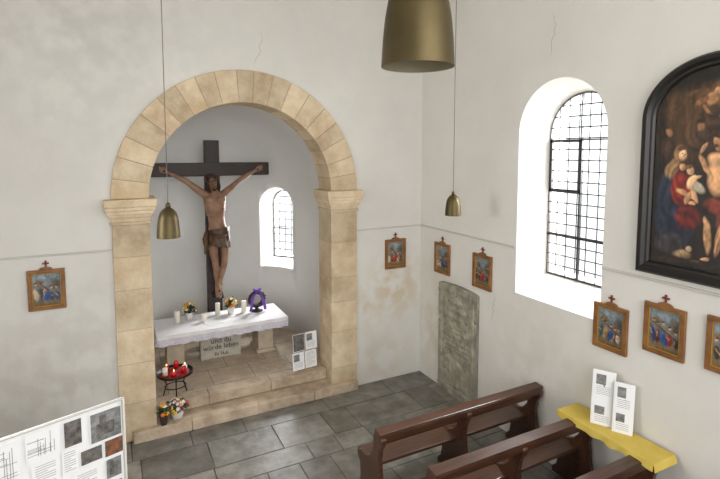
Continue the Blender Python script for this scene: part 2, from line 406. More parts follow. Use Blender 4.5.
make_window('window_1',fR,0.50,2.16,3.91,0.45,7,0.132,bars=[(-0.49,-0.03,3.83,3.865),(-0.49,-0.03,3.22,3.255),(-0.49,-0.455,3.22,3.865),(-0.055,-0.02,3.22,3.865),(-0.045,-0.025,2.16,3.22),(-0.5,0.5,2.66,2.68),(-0.03,0.5,3.85,3.865),(-0.045,-0.03,3.865,4.40)])
make_window('window_2',fA,0.27,1.64,2.69,0.33,4,0.15,bars=[(-0.27,0.27,2.2,2.22)])
make_window('window_3',fR2,0.50,2.16,3.91,0.45,7,0.132)
make_window('added_window_4',lambda h,z,d:(XL-d,4.0+h,z),0.50,2.16,3.91,0.45,7,0.132)
make_window('added_window_5',lambda h,z,d:(XL-d,0.0+h,z),0.50,2.16,3.91,0.45,7,0.132)

# ------------------------------------------------------------ painted canvases
def vnoise(X,Y,k):
    g=np.random.rand(k+2,k+2); xi=X*k; yi=Y*k; x0=np.clip(xi.astype(int),0,k); y0_=np.clip(yi.astype(int),0,k); fx=xi-x0; fy=yi-y0_
    fx=fx*fx*(3-2*fx); fy=fy*fy*(3-2*fy)
    return g[y0_,x0]*(1-fx)*(1-fy)+g[y0_,x0+1]*fx*(1-fy)+g[y0_+1,x0]*(1-fx)*fy+g[y0_+1,x0+1]*fx*fy-0.5
def paint(fn,w,h,nx,ny,bg,blobs,noise=0.15,inside=None,folds=0.0,warp=0.0,gain=1.0):
    X,Y=np.meshgrid(np.linspace(0,1,nx+1),np.linspace(0,1,ny+1))
    WX=X+warp*(vnoise(X,Y,14)+0.5*vnoise(X,Y,34)); WY=Y+warp*0.7*(vnoise(X,Y,14)+0.5*vnoise(X,Y,34))
    C=np.zeros(X.shape+(3,))
    bgb,bgt=np.array(lin(bg[0])),np.array(lin(bg[1]))
    C[:]=bgb[None,None]*(1-Y[...,None])+bgt[None,None]*Y[...,None]
    fn_=vnoise(X,Y,9)
    for (cx_,cy_,rx,ry,an,rgb,soft) in blobs:
        a=math.radians(an); dx=(WX-cx_)*w; dy=(WY-cy_)*h
        u=(dx*math.cos(a)+dy*math.sin(a))/(rx*w); v=(-dx*math.sin(a)+dy*math.cos(a))/(ry*w)
        d=np.sqrt(u*u+v*v); al=np.clip((1-d)/max(soft,0.02),0,1)[...,None]
        sh=(1.0-0.75*np.clip(u*0.6-v*0.35,-0.35,0.9))
        if folds and max(rx,ry)>0.09 and rgb[0]<200: sh=sh*(1+folds*np.sin(u*7+v*1.5+fn_*14))
        C=C*(1-al)+al*np.array(lin(rgb))[None,None]*sh[...,None]
    nz=np.zeros(X.shape)
    for k in (6,14,30,60): nz+=vnoise(X,Y,k)
    C=np.clip(C*(1+noise*2*nz[...,None])*gain,0,1)
    vs=[fn(X[j,i],Y[j,i]) for j in range(ny+1) for i in range(nx+1)]
    fs=[]
    for j in range(ny):
        for i in range(nx):
            if inside and not inside((i+0.5)/nx,(j+0.5)/ny): continue
            a=j*(nx+1)+i; fs.append((a,a+1,a+nx+2,a+nx+1))
    return vs,fs,C.reshape(-1,3)
def canvas_obj(name,parent,vs,fs,C,m=None):
    me=bpy.data.meshes.new(name); me.from_pydata(vs,[],fs)
    ca=me.color_attributes.new('Col','FLOAT_COLOR','POINT')
    arr=np.ones((len(vs),4)); arr[:,:3]=C; ca.data.foreach_set('color',arr.ravel())
    me.materials.append(m or M_CANVAS); me.update()
    o=bpy.data.objects.new(name,me); COL.objects.link(o); o.parent=parent; return o

alt=empty('arched_oil_painting')
PC=2.30; fP=lambda h,z,d:(XR-d,PC-h,z)
b=B()
ZA=4.02
secs=[(0.66,2.57,0.53,0.0),(0.66,2.57,0.53,0.05),(0.64,2.59,0.51,0.075),(0.60,2.63,0.475,0.08),(0.575,2.655,0.45,0.055),(0.555,2.675,0.43,0.055),(0.54,2.69,0.415,0.035),(0.54,2.69,0.415,0.0)]
b.loft([[fP(h,z,d) for h,z in archp(hf,z0,ZA,36,0,ry_)] for hf,z0,ry_,d in secs],M_BLACK,cap=False)
b.build('black_moulded_frame',alt)
hw,z0p,z1p=0.56,2.67,4.45
sk=(210,158,112)
bl=[(0.30,0.70,0.4,0.4,0,(84,58,34),1.0),(0.20,0.80,0.16,0.2,0,(98,70,40),1.0),
 (0.50,0.86,0.25,0.14,10,(122,86,50),0.9),(0.15,0.93,0.2,0.1,0,(36,27,20),0.8),(0.07,0.62,0.07,0.5,0,(38,28,20),0.6),
 (0.44,0.84,0.06,0.05,20,(188,136,92),0.4),(0.47,0.875,0.03,0.03,0,(200,150,106),0.35),(0.37,0.83,0.075,0.025,25,(150,100,64),0.5),(0.40,0.79,0.06,0.02,-40,(170,118,78),0.5),(0.55,0.82,0.07,0.03,-20,(150,100,64),0.5),(0.52,0.77,0.05,0.02,50,(166,114,74),0.5),(0.58,0.9,0.03,0.03,0,sk,0.4),(0.30,0.87,0.06,0.03,10,(110,78,48),0.6),
 (0.12,0.60,0.07,0.12,0,(66,44,32),0.5),(0.13,0.69,0.034,0.042,0,(150,106,74),0.5),(0.36,0.66,0.08,0.1,0,(74,50,34),0.6),(0.37,0.71,0.034,0.042,0,(160,114,80),0.5),(0.37,0.74,0.04,0.025,0,(50,34,24),0.5),
 (0.20,0.22,0.17,0.24,14,(34,40,58),0.25),(0.14,0.38,0.10,0.22,-6,(36,44,60),0.3),(0.26,0.40,0.11,0.15,12,(134,38,28),0.25),(0.31,0.26,0.11,0.11,30,(104,30,25),0.3),(0.18,0.12,0.15,0.10,0,(56,50,54),0.3),
 (0.23,0.575,0.064,0.078,10,(128,98,64),0.3),(0.17,0.50,0.06,0.10,-25,(140,108,74),0.35),(0.25,0.57,0.034,0.048,-16,(226,176,130),0.25),(0.235,0.605,0.045,0.024,20,(84,54,34),0.4),(0.25,0.51,0.024,0.034,0,sk,0.3),
 (0.262,0.568,0.006,0.012,-16,(150,90,66),0.6),(0.243,0.578,0.010,0.005,0,(70,40,28),0.6),(0.270,0.575,0.009,0.005,0,(70,40,28),0.6),(0.262,0.548,0.010,0.004,0,(150,60,50),0.6),
 (0.28,0.38,0.022,0.09,64,sk,0.3),(0.33,0.335,0.026,0.018,0,sk,0.3),
 (0.37,0.415,0.07,0.04,-30,(190,178,156),0.4),(0.315,0.44,0.040,0.07,-20,(228,182,138),0.22),(0.30,0.497,0.031,0.035,0,(222,174,130),0.25),(0.292,0.517,0.03,0.016,10,(130,88,52),0.4),(0.345,0.375,0.024,0.07,24,(214,164,120),0.3),(0.30,0.36,0.022,0.06,-10,(206,156,112),0.3),(0.355,0.465,0.048,0.016,20,(212,162,118),0.3),
 (0.50,0.47,0.075,0.16,4,(212,158,110),0.3),(0.50,0.55,0.085,0.06,0,(218,166,118),0.4),(0.49,0.64,0.04,0.052,0,(190,138,96),0.25),(0.485,0.67,0.05,0.03,0,(60,38,24),0.4),(0.50,0.605,0.025,0.034,0,(180,128,88),0.3),(0.48,0.615,0.03,0.018,0,(84,54,34),0.5),(0.50,0.33,0.10,0.07,-20,(112,46,32),0.35),(0.55,0.24,0.06,0.12,10,(84,38,28),0.35),
 (0.45,0.18,0.030,0.16,6,(210,158,112),0.3),(0.53,0.17,0.030,0.15,-5,(188,138,96),0.3),(0.445,0.07,0.04,0.015,10,(200,148,106),0.3),(0.41,0.52,0.024,0.10,32,(206,154,108),0.3),(0.385,0.60,0.018,0.06,-25,(200,148,104),0.3),(0.58,0.48,0.022,0.13,-12,(190,138,98),0.3),
 (0.28,0.075,0.09,0.04,0,(160,132,98),0.5),(0.33,0.105,0.03,0.026,0,(180,152,116),0.4),(0.375,0.05,0.04,0.02,0,(120,92,62),0.5),(0.5,0.03,0.6,0.035,0,(44,34,26),0.6),
 (0.80,0.40,0.14,0.30,-5,(62,54,70),0.3),(0.76,0.5,0.10,0.2,10,(130,90,46),0.3),(0.78,0.64,0.05,0.06,0,(190,138,98),0.3),(0.78,0.68,0.055,0.03,0,(100,78,58),0.4),(0.68,0.48,0.025,0.11,50,sk,0.3),(0.95,0.5,0.05,0.5,0,(34,26,20),0.6)]
def ins(u,v):
    z=z0p+(z1p-z0p)*v; h=(u-0.5)*2*hw
    return z<ZA or (h/0.56)**2+((z-ZA)/0.43)**2<1.0
vs,fs,C=paint(lambda u,v:fP((u-0.5)*2*hw,z0p+(z1p-z0p)*v,0.02),2*hw,z1p-z0p,240,380,((36,26,19),(28,21,16)),bl,0.32,ins,0.38,0.02,0.85)
canvas_obj('canvas',alt,vs,fs,C)

def station(fn,k):
    st=empty('station_of_the_cross_picture')
    W,Hh=0.19,0.24
    b=B()
    def bx(h0,h1,z0,z1,d0,d1,m):
        b.loft([[fn(h0,z0,d0),fn(h1,z0,d0),fn(h1,z1,d0),fn(h0,z1,d0)],[fn(h0,z0,d1),fn(h1,z0,d1),fn(h1,z1,d1),fn(h0,z1,d1)]],m)
    t=0.042
    bx(-W,W,-Hh,-Hh+t,0,0.035,M_FRAMEW); bx(-W,W,Hh-t,Hh,0,0.035,M_FRAMEW)
    bx(-W,-W+t,-Hh+t,Hh-t,0,0.035,M_FRAMEW); bx(W-t,W,-Hh+t,Hh-t,0,0.035,M_FRAMEW)
    s=W-t; s2=Hh-t; q=0.01
    bx(-s,s,-s2,-s2+q,0,0.026,M_GOLD); bx(-s,s,s2-q,s2,0,0.026,M_GOLD); bx(-s,-s+q,-s2,s2,0,0.026,M_GOLD); bx(s-q,s,-s2,s2,0,0.026,M_GOLD)
    pts=[(-0.07,Hh),(0.07,Hh)]+[(0.07*math.cos(math.pi*i/10),Hh+0.03*math.sin(math.pi*i/10)) for i in range(1,10)]
    b.loft([[fn(h,z,0.0) for h,z in pts],[fn(h,z,0.03) for h,z in pts]],M_FRAMEW)
    bx(-0.01,0.01,Hh+0.02,Hh+0.105,0.005,0.02,M_REDC); bx(-0.035,0.035,Hh+0.062,Hh+0.08,0.005,0.02,M_REDC)
    b.build('frame',st,bevel=0.004)
    rnd=random.Random(k*11+3)
    bl=[(0.5,0.8,0.7,0.3,0,(138,150,156),0.8),(0.25,0.72,0.2,0.2,0,(120,104,80),0.6),(0.8,0.66,0.2,0.3,0,(92,84,70),0.6)]
    cols=[(36,66,112),(156,40,32),(190,146,84),(52,56,46),(206,192,168),(96,40,36),(44,92,96)]
    for q in range(5):
        x=0.15+0.17*q+rnd.uniform(-.04,.04); c_=rnd.choice(cols); hh=rnd.uniform(0.28,0.5)
        bl.append((x,0.12+hh*0.5,0.10,hh*0.62,rnd.uniform(-14,14),c_,0.3))
        bl.append((x+rnd.uniform(-.03,.03),0.20+hh,0.05,0.06,0,(214,166,126),0.3))
        bl.append((x+rnd.uniform(-.03,.03),0.235+hh,0.055,0.035,0,(80,54,36),0.3))
        bl.append((x+rnd.uniform(-.06,.06),0.08+hh*0.7,0.025,0.12,rnd.uniform(-70,70),(206,158,118),0.3))
    bl.append((0.5,0.5,0.035,0.6,rnd.choice([-50,40,60]),(96,60,32),0.25)); 
    bl.append((0.5,0.3,0.13,0.24,rnd.uniform(-30,30),rnd.choice([(176,38,34),(44,76,132)]),0.3))
    bl.append((0.5,0.04,0.7,0.07,0,(110,88,56),0.5))
    vs,fs,C=paint(lambda u,v:fn((u-0.5)*2*s,(v-0.5)*2*s2,0.012),2*s,2*s2,48,64,((120,96,64),(110,130,140)),bl,0.2,None,0.2,0.03,0.9)
    canvas_obj('picture',st,vs,fs,C)
for k,(Y,z) in enumerate(((6.105,2.06),(5.186,2.055),(3.22,1.90),(2.674,2.05),(2.12,2.08))):
    station(lambda h,zz,d,Y=Y,z=z:(XR-d,Y-h,z+zz),k)
station(lambda h,zz,d:(-0.717+h,YB-d,2.10+zz),7)
station(lambda h,zz,d:(4.06+h,YB-d,2.07+zz),9)

# grave slab : block plus carved front
gs=empty('carved_grave_slab')
b=B(); 
P=[(5.24,0.0),(6.15,0.0)]+[(5.695+0.455*math.cos(math.pi*i/16),1.68+0.05*math.sin(math.pi*i/16)) for i in range(17)]
b.loft([[(XR,y,z) for y,z in P],[(XR-0.04,y,z) for y,z in P]],M_SLAB)
b.build('slab_block',gs,bevel=0.008)
rs=random.Random(8)
def relief(u,v):
    h=0.0
    if 0.07<u<0.12 or 0.88<u<0.93 or 0.04<v<0.07 or 0.93<v<0.96: h+=0.012
    if 0.16<u<0.84 and 0.36<v<0.62:
        r_=(v-0.36)/0.26*6; 
        if (r_%1)<0.5 and math.sin(u*90+int(r_)*5)>-0.3: h+=0.007
    d=math.hypot((u-0.5)*0.9,(v-0.20)*1.7); 
    if d<0.22: h+=0.018*math.sqrt(max(0,1-(d/0.22)**2))+0.005*math.sin(u*60)
    d=math.hypot((u-0.5)*0.9,(v-0.78)*1.7)
    if d<0.20: h+=0.022*math.sqrt(max(0,1-(d/0.20)**2))+0.006*math.sin(v*90)
    d=math.hypot((u-0.5)*0.9,(v-0.85)*1.7)
    if d<0.08: h+=0.012
    return h+0.003*math.sin(u*23+v*31)*math.sin(v*47-u*13)
bl=[(rs.random(),rs.random(),rs.uniform(0.05,0.2),rs.uniform(0.05,0.24),rs.uniform(0,180),rs.choice([(168,163,147),(140,137,122),(154,147,129),(128,127,114),(176,171,157)]),0.95) for _ in range(60)]
bl+=[(0.5,0.20,0.2,0.22,0,(140,136,120),0.9),(0.5,0.78,0.2,0.22,0,(142,137,121),0.9)]
def fs_(u,v):
    y=6.145-0.90*u; zt_=1.68+0.05*math.sqrt(max(0,1-((u-0.5)*2)**2))
    return (XR-0.042-relief(u,v),y,0.01+(zt_-0.02)*v)
vs,fs,C=paint(fs_,0.9,1.7,90,170,((152,148,133),(160,156,141)),bl,0.12)
canvas_obj('carved_face',gs,vs,fs,C,M_CARVE)

# ------------------------------------------------------------ crucifix
cru=empty('crucifix')
CX,CYf=1.57,8.70
b=B(); b.box(CX-0.125,CX+0.125,CYf,CYf+0.12,0.3,3.91,M_CROSS); b.box(CX-1.0,CX+1.0,CYf-0.01,CYf+0.11,3.295,3.525,M_CROSS)
b.build('cross_beams',cru,bevel=0.012)
b=B(); b.obox((CX,CYf-0.02,3.68),(0.17,0.02,0.09),Matrix.Identity(3),M_CROSS); b.build('titulus',cru)
def W(x,y,z): return Vector((CX+x,CYf-y,z-0.10))
def body():
    b=B(); m=M_SKIN
    rings=[(0.0,0.13,3.15,0.06,0.055),(0.0,0.125,3.11,0.13,0.075),(0.0,0.13,3.05,0.195,0.10),(0.005,0.14,2.94,0.185,0.12),(0.01,0.15,2.82,0.165,0.115),(0.02,0.14,2.70,0.14,0.09),(0.035,0.13,2.58,0.14,0.09),(0.05,0.12,2.47,0.165,0.105),(0.055,0.12,2.36,0.17,0.11),(0.055,0.12,2.28,0.12,0.09)]
    b.loft([[W(x+rx*math.cos(2*math.pi*k/20),y+ry*math.sin(2*math.pi*k/20),z) for k in range(20)] for x,y,z,rx,ry in rings],m,True,True)
    for s in (-1,1):
        b.ell(W(s*0.085,0.235,3.0),(0.085,0.03,0.06),m)
        for i in range(4): b.tube([W(s*0.03,0.245-i*0.004,2.90-i*0.05),W(s*0.10,0.235-i*0.006,2.885-i*0.05),W(s*0.155,0.17,2.90-i*0.05)],[0.010,0.014,0.010],m,8)
    b.tube([W(0,0.13,3.10),W(-0.01,0.15,3.17),W(-0.03,0.17,3.24)],[0.065,0.055,0.055],m)
    for s in (-1,1):
        b.tube([W(s*0.10,0.13,3.06),W(s*0.19,0.12,3.11),W(s*0.30,0.11,3.20),W(s*0.43,0.10,3.31),W(s*0.50,0.09,3.355),W(s*0.60,0.07,3.41),W(s*0.73,0.045,3.475)],[0.07,0.068,0.056,0.044,0.046,0.040,0.025],m)
        b.ell(W(s*0.775,0.035,3.495),(0.05,0.02,0.038),m,Euler((0,-s*0.4,0)).to_matrix())
        for q in range(4):
            dz=0.03-0.02*q; 
            b.tube([W(s*0.80,0.03,3.50+dz),W(s*(0.845-0.004*abs(q-1)),0.045,3.525+dz*1.3),W(s*(0.865-0.006*abs(q-1)),0.075,3.535+dz*1.3),W(s*(0.855-0.006*abs(q-1)),0.095,3.525+dz*1.3)],[0.012,0.011,0.010,0.008],m,8)
        b.tube([W(s*0.76,0.04,3.52),W(s*0.785,0.06,3.55),W(s*0.81,0.075,3.565)],[0.013,0.012,0.009],m,8)
    b.tube([W(-0.035,0.12,2.40),W(-0.05,0.16,2.22),W(-0.045,0.21,2.05),W(-0.035,0.24,1.95),W(-0.02,0.20,1.86),W(0.0,0.14,1.74),W(0.015,0.10,1.60),W(0.02,0.085,1.50)],[0.09,0.088,0.07,0.058,0.055,0.058,0.045,0.036],m)
    b.tube([W(0.14,0.12,2.40),W(0.155,0.16,2.22),W(0.14,0.22,2.05),W(0.125,0.25,1.95),W(0.115,0.22,1.86),W(0.09,0.17,1.74),W(0.06,0.145,1.60),W(0.04,0.14,1.50)],[0.09,0.088,0.07,0.058,0.055,0.058,0.045,0.036],m)
    b.tube([W(0.02,0.07,1.52),W(0.015,0.11,1.45),W(0.01,0.135,1.36),W(0.005,0.14,1.29)],[0.038,0.042,0.040,0.022],m)
    b.tube([W(0.04,0.13,1.52),W(0.045,0.17,1.45),W(0.045,0.19,1.36),W(0.045,0.19,1.29)],[0.038,0.042,0.040,0.022],m)
    H=W(-0.045,0.21,3.30)
    Rm=Euler((0.38,-0.28,0)).to_matrix()
    def hp(x,y,z): return H+Rm@Vector((x,-y,z))
    b.ell(hp(0,0,0.01),(0.078,0.095,0.112),m,Rm); b.ell(hp(0,0.035,-0.055),(0.055,0.06,0.065),m,Rm)
    b.tube([hp(0,0.09,0.035),hp(0,0.112,0.0),hp(0,0.122,-0.02)],[0.009,0.012,0.016],m,8)
    b.tube([hp(-0.05,0.08,0.04),hp(0,0.098,0.042),hp(0.05,0.08,0.04)],[0.01,0.013,0.01],m,8)
    for s in (-1,1): b.ell(hp(s*0.08,0,0.0),(0.012,0.022,0.032),m,Rm)
    b.tube([hp(-0.022,0.095,-0.052),hp(0,0.103,-0.05),hp(0.022,0.095,-0.052)],[0.006,0.009,0.006],m,8)
    o=b.build('corpus_figure',cru)
    md=o.modifiers.new('r','REMESH'); md.mode='VOXEL'; md.voxel_size=0.0085; md.use_smooth_shade=True
    md=o.modifiers.new('s','SMOOTH'); md.factor=0.5; md.iterations=3
    apply_mods(o)
    b=B()
    b.ell(hp(0,-0.022,0.035),(0.090,0.095,0.108),M_HAIR,Rm)
    for s in (-1,1):
        b.tube([hp(s*0.075,0.02,0.05),hp(s*0.09,0.01,-0.03),hp(s*0.09,0.015,-0.11),hp(s*0.075,0.03,-0.19)],[0.03,0.032,0.03,0.012],M_HAIR,10)
    b.tube([hp(0,-0.09,0.0),hp(0,-0.1,-0.1),hp(0,-0.08,-0.18)],[0.06,0.06,0.03],M_HAIR,10)
    b.ell(hp(0,0.06,-0.10),(0.042,0.035,0.045),M_HAIR,Rm)
    b.tube([hp(-0.035,0.085,-0.06),hp(0,0.108,-0.038),hp(0.035,0.085,-0.06)],[0.006,0.008,0.006],M_HAIR,8)
    for s in (-1,1): b.ell(hp(s*0.03,0.088,0.015),(0.014,0.006,0.006),M_HAIR,Rm)
    b.build('hair_and_beard',cru)
    b=B()
    for q in range(3):
        ps=[hp(0.098*math.cos(t),0.105*math.sin(t)-0.01,0.065+0.012*math.sin(5*t+q*2)) for t in [2*math.pi*k/24 for k in range(25)]]
        b.tube(ps,0.007,M_LOIN,6,cap=False)
    for k in range(14):
        t=2*math.pi*k/14; b.tube([hp(0.1*math.cos(t),0.105*math.sin(t)-0.01,0.065),hp(0.13*math.cos(t+0.2),0.135*math.sin(t+0.2)-0.01,0.09)],[0.005,0.001],M_LOIN,5)
    b.build('crown_of_thorns',cru)
    b=B(); loops=[]
    for i in range(9):
        f=i/8; z=2.50-0.30*f
        L=[]
        for k in range(48):
            t=2*math.pi*k/48; fold=0.008*math.sin(t*9+f*5)+0.006*math.sin(t*17-f*8)
            rx=0.185+0.012*f+fold; ry=0.13+0.035*f+fold
            L.append(W(0.052+rx*math.cos(t),0.13+0.03*f+ry*math.sin(t),z+0.03*math.cos(t-0.5)*(1-f)-0.04*f*math.cos(t)))
        loops.append(L)
    b.loft(loops,M_LOIN,False,True)
    b.tube([W(-0.13,0.17,2.46),W(-0.03,0.27,2.40),W(0.1,0.28,2.36),W(0.22,0.18,2.42)],[0.02,0.035,0.035,0.02],M_LOIN,10)
    b.tube([W(-0.15,0.2,2.46),W(-0.19,0.23,2.34),W(-0.17,0.22,2.2),W(-0.19,0.2,2.08)],[0.035,0.045,0.04,0.02],M_LOIN,10)
    b.build('loincloth',cru)
    b=B()
    for s in (-1,1): b.tube([W(s*0.78,0.0,3.495),W(s*0.78,0.075,3.495)],[0.01,0.016],M_IRON,8)
    b.tube([W(0.03,0.0,1.42),W(0.03,0.225,1.42)],[0.01,0.016],M_IRON,8)
    b.ell(W(0.12,0.235,2.84),(0.015,0.012,0.03),M_BLOOD)
    b.tube([W(0.12,0.24,2.83),W(0.12,0.225,2.72)],[0.006,0.003],M_BLOOD,6)
    b.obox(W(0.03,0.07,1.31),(0.18,0.15,0.04),Euler((0.5,0,0)).to_matrix(),M_CROSS)
    b.build('nails_and_footrest',cru)
body()

# ------------------------------------------------------------ altar
al=empty('altar_table')
TX0,TX1,TY0,TY1,TZ=0.53,2.59,7.76,8.60,0.93
b=B(); b.box(TX0+0.02,TX1-0.02,TY0+0.02,TY1-0.02,0.82,0.915,M_STONE)
b.box(0.68,0.94,7.98,8.4,0.36,0.82,M_STONE); b.box(2.13,2.39,7.98,8.4,0.36,0.82,M_STONE)
b.box(0.65,0.97,7.95,8.43,0.3,0.36,M_STONE); b.box(2.10,2.42,7.95,8.43,0.3,0.36,M_STONE)
b.build('stone_mensa_and_legs',al,bevel=0.012)
b=B()
def skirt(t):
    w=TX1-TX0; d=TY1-TY0; per=2*(w+d); s=t*per
    if s<w: return (TX0+s,TY0,0,-1)
    s-=w
    if s<d: return (TX1,TY0+s,1,0)
    s-=d
    if s<w: return (TX1-s,TY1,0,1)
    s-=w
    return (TX0,TY1-s,-1,0)
NP=220; rows_=[]
for (dz,out) in ((0.0,0.0),(0.008,0.004),(0.05,0.012),(0.10,0.018),(0.145,0.022)):
    L=[]
    for i in range(NP):
        x,y,nx_,ny_=skirt(i/NP); wv=out*(0.6+0.8*math.sin(i*0.55))+0.003
        L.append((x+nx_*wv,y+ny_*wv,TZ-dz-(0.014*abs(math.sin(i*0.5)) if dz>=0.14 else 0)))
    rows_.append(L)
b.loft([rows_[0],rows_[1],rows_[2]],M_CLOTH,False,True); b.loft([rows_[2],rows_[3],rows_[4]],M_LACE,False,True)
b.add([(TX0,TY0,TZ),(TX1,TY0,TZ),(TX1,TY1,TZ),(TX0,TY1,TZ)],[(0,1,2,3)],M_CLOTH)
b.build('lace_altar_cloth',al)
b=B(); b.obox((1.42,8.05,TZ+0.004),(0.3,0.21,0.004),Euler((0,0,0.2)).to_matrix(),M_PAPER); b.build('paper_sheet')

ins_=empty('inscribed_stone')
b=B(); b.box(1.20,1.86,8.08,8.22,0.3,0.80,M_PLAQ); b.build('stone_block',ins_,bevel=0.015)
for i,(tx,sz) in enumerate((("und du",0.12),("würde leben",0.115),("Ez 16,6",0.075))):
    cu=bpy.data.curves.new('lettering_%d'%i,'FONT'); cu.body=tx; cu.size=sz; cu.extrude=0.002; cu.align_x='CENTER'; cu.materials.append(M_TXT)
    o=bpy.data.objects.new('lettering_%d'%i,cu); COL.objects.link(o); o.location=(1.53,8.077,0.565-i*0.105); o.rotation_euler=(math.pi/2,0,0); o.parent=ins_

def bouquet(name,x,y,z,pr,ph,fr,fh,cols,pot=M_POT,n=34,seed=1):
    r=random.Random(seed); b=B()
    b.lathe((x,y,z),[(pr*0.72,0),(pr*0.9,ph*0.5),(pr,ph*0.93),(pr*1.05,ph),(pr*0.9,ph),(pr*0.8,ph*0.85)],pot,20)
    for i in range(n*2):
        a=r.uniform(0,6.28); el=r.uniform(0.1,1.4); q=r.uniform(0.55,1.0)
        p=Vector((x+fr*q*math.cos(a)*math.cos(el),y+fr*q*math.sin(a)*math.cos(el),z+ph+fh*q*math.sin(el)))
        R=Euler((r.uniform(-1,1),r.uniform(-1,1),a)).to_matrix()
        b.ell(p,(0.035,0.014,0.004),M_GREEN,R,8,4)
    for i in range(n):
        a=r.uniform(0,6.28); el=r.uniform(0.15,1.5); q=r.uniform(0.85,1.08)
        d=Vector((math.cos(a)*math.cos(el),math.sin(a)*math.cos(el),math.sin(el)))
        p=Vector((x+fr*q*d.x,y+fr*q*d.y,z+ph+fh*q*d.z)); b.tube([(x,y,z+ph*0.9),p],0.0025,M_GREEN,5)
        c_=r.choice(cols); u=d.orthogonal().normalized(); w=d.cross(u)
        for k in range(6):
            t=k*math.pi/3; rad=u*math.cos(t)+w*math.sin(t)
            R=Matrix((rad,d.cross(rad),d)).transposed(); b.ell(p+rad*0.014,(0.016,0.009,0.005),c_,R,6,4)
        b.ell(p+d*0.004,(0.007,0.007,0.006),M_FO,None,6,4)
    return b.build(name)
bouquet('flower_bouquet',1.08,8.34,TZ+.001,0.06,0.13,0.12,0.17,[M_FW,M_FY,M_FO,M_FY],M_POT,40,1)
bouquet('flower_bouquet',1.76,8.36,TZ+.001,0.065,0.13,0.12,0.15,[M_FO,M_FY,M_FW,M_FY],M_POT,40,2)
bouquet('chrysanthemum_pot',0.68,6.745,0.152,0.09,0.12,0.16,0.13,[M_FP,M_FW,M_FW,M_FR,M_FP,M_FY],M_POT,60,3)
bouquet('chrysanthemum_pot',0.50,6.65,0.152,0.055,0.13,0.07,0.15,[M_FY,M_FO,M_FW],M_TERR,34,4)
def candle(x,y,z,r,h,m=M_WAX,flame=False):
    b=B(); b.lathe((x,y,z),[(r,0),(r,h*0.97),(r*0.9,h),(r*0.2,h-0.008)],m,18); b.tube([(x,y,z+h-0.008),(x+0.002,y,z+h+0.012)],0.0015,M_IRON,5)
    if flame: b.ell((x+0.002,y,z+h+0.025),(0.006,0.006,0.016),M_FLAME,None,8,6)
    return b.build('altar_candle' if m is M_WAX else 'votive_candle')
for (x,y,r,h) in ((0.88,8.28,0.045,0.20),(1.28,8.16,0.04,0.12),(1.55,8.42,0.04,0.20),(1.98,8.34,0.045,0.20)): candle(x,y,TZ+.001,r,h)
wr_=empty('ribboned_wreath'); b=B()
wx,wy,wz=2.20,8.30,TZ+.001
b.lathe((wx,wy,wz),[(0.10,0),(0.10,0.015),(0.035,0.03),(0.02,0.08)],M_WREA,18)
rng=random.Random(5)
ps=[(wx+0.12*math.cos(t),wy,wz+0.21+0.12*math.sin(t)) for t in [2*math.pi*k/32 for k in range(33)]]
b.tube(ps,0.034,M_WREA,10,cap=False)
for k in range(140):
    t=rng.uniform(0,6.28); a=rng.uniform(0,6.28); rr_=0.12+0.034*math.cos(a)
    b.ell((wx+rr_*math.cos(t),wy+0.034*math.sin(a),wz+0.21+rr_*math.sin(t)),(0.022,0.008,0.008),rng.choice([M_WREA,M_WREA,M_GREEN]),Euler((rng.uniform(-1,1),rng.uniform(-1,1),a)).to_matrix(),6,4)
b.build('wreath_ring',wr_)
b=B()
for s in (-1,1):
    L0=[];L1=[]
    for i in range(12):
        f=i/11; x=wx+s*(0.02+0.11*f); z=wz+0.34-0.32*f*f; y=wy-0.05-0.02*math.sin(f*9)
        L0.append((x-0.022,y,z)); L1.append((x+0.025,y-0.01,z+0.01))
    b.add(L0+L1,[(i,i+1,12+i+1,12+i) for i in range(11)],M_PURP,True)
b.ell((wx,wy-0.03,wz+0.37),(0.04,0.03,0.03),M_PURP); b.ell((wx-0.04,wy-0.03,wz+0.385),(0.04,0.02,0.022),M_PURP,Euler((0,0.5,0)).to_matrix()); b.ell((wx+0.04,wy-0.03,wz+0.385),(0.04,0.02,0.022),M_PURP,Euler((0,-0.5,0)).to_matrix())
b.build('purple_ribbon',wr_)

b=B(); vx,vy=0.70,7.07; tz=0.63
b.lathe((vx,vy,tz),[(0.235,0.0),(0.24,0.0),(0.24,0.03),(0.233,0.03),(0.231,0.008),(0.0,0.008)],M_IRON,32)
b.lathe((vx,vy,tz),[(0.19,0.008),(0.19,0.012),(0.0,0.012)],M_REDCL,32)
for k in range(3):
    t=0.5+2*math.pi*k/3; b.tube([(vx+0.2*math.cos(t),vy+0.17*math.sin(t),tz),(vx+0.13*math.cos(t),vy+0.11*math.sin(t),0.47),(vx+0.18*math.cos(t),vy+0.15*math.sin(t),0.311)],0.009,M_IRON,8)
b.tube([(vx+0.14*math.cos(t),vy+0.12*math.sin(t),0.45) for t in [2*math.pi*k/24 for k in range(25)]],0.007,M_IRON,6,cap=False)
b.build('iron_votive_stand')
for k in range(6):
    t=k*2*math.pi/6+0.3; candle(vx+0.14*math.cos(t),vy+0.14*math.sin(t),tz+0.013,0.034,0.06+0.04*(k%2),M_RED if k%3 else M_WAX,k%2==0)

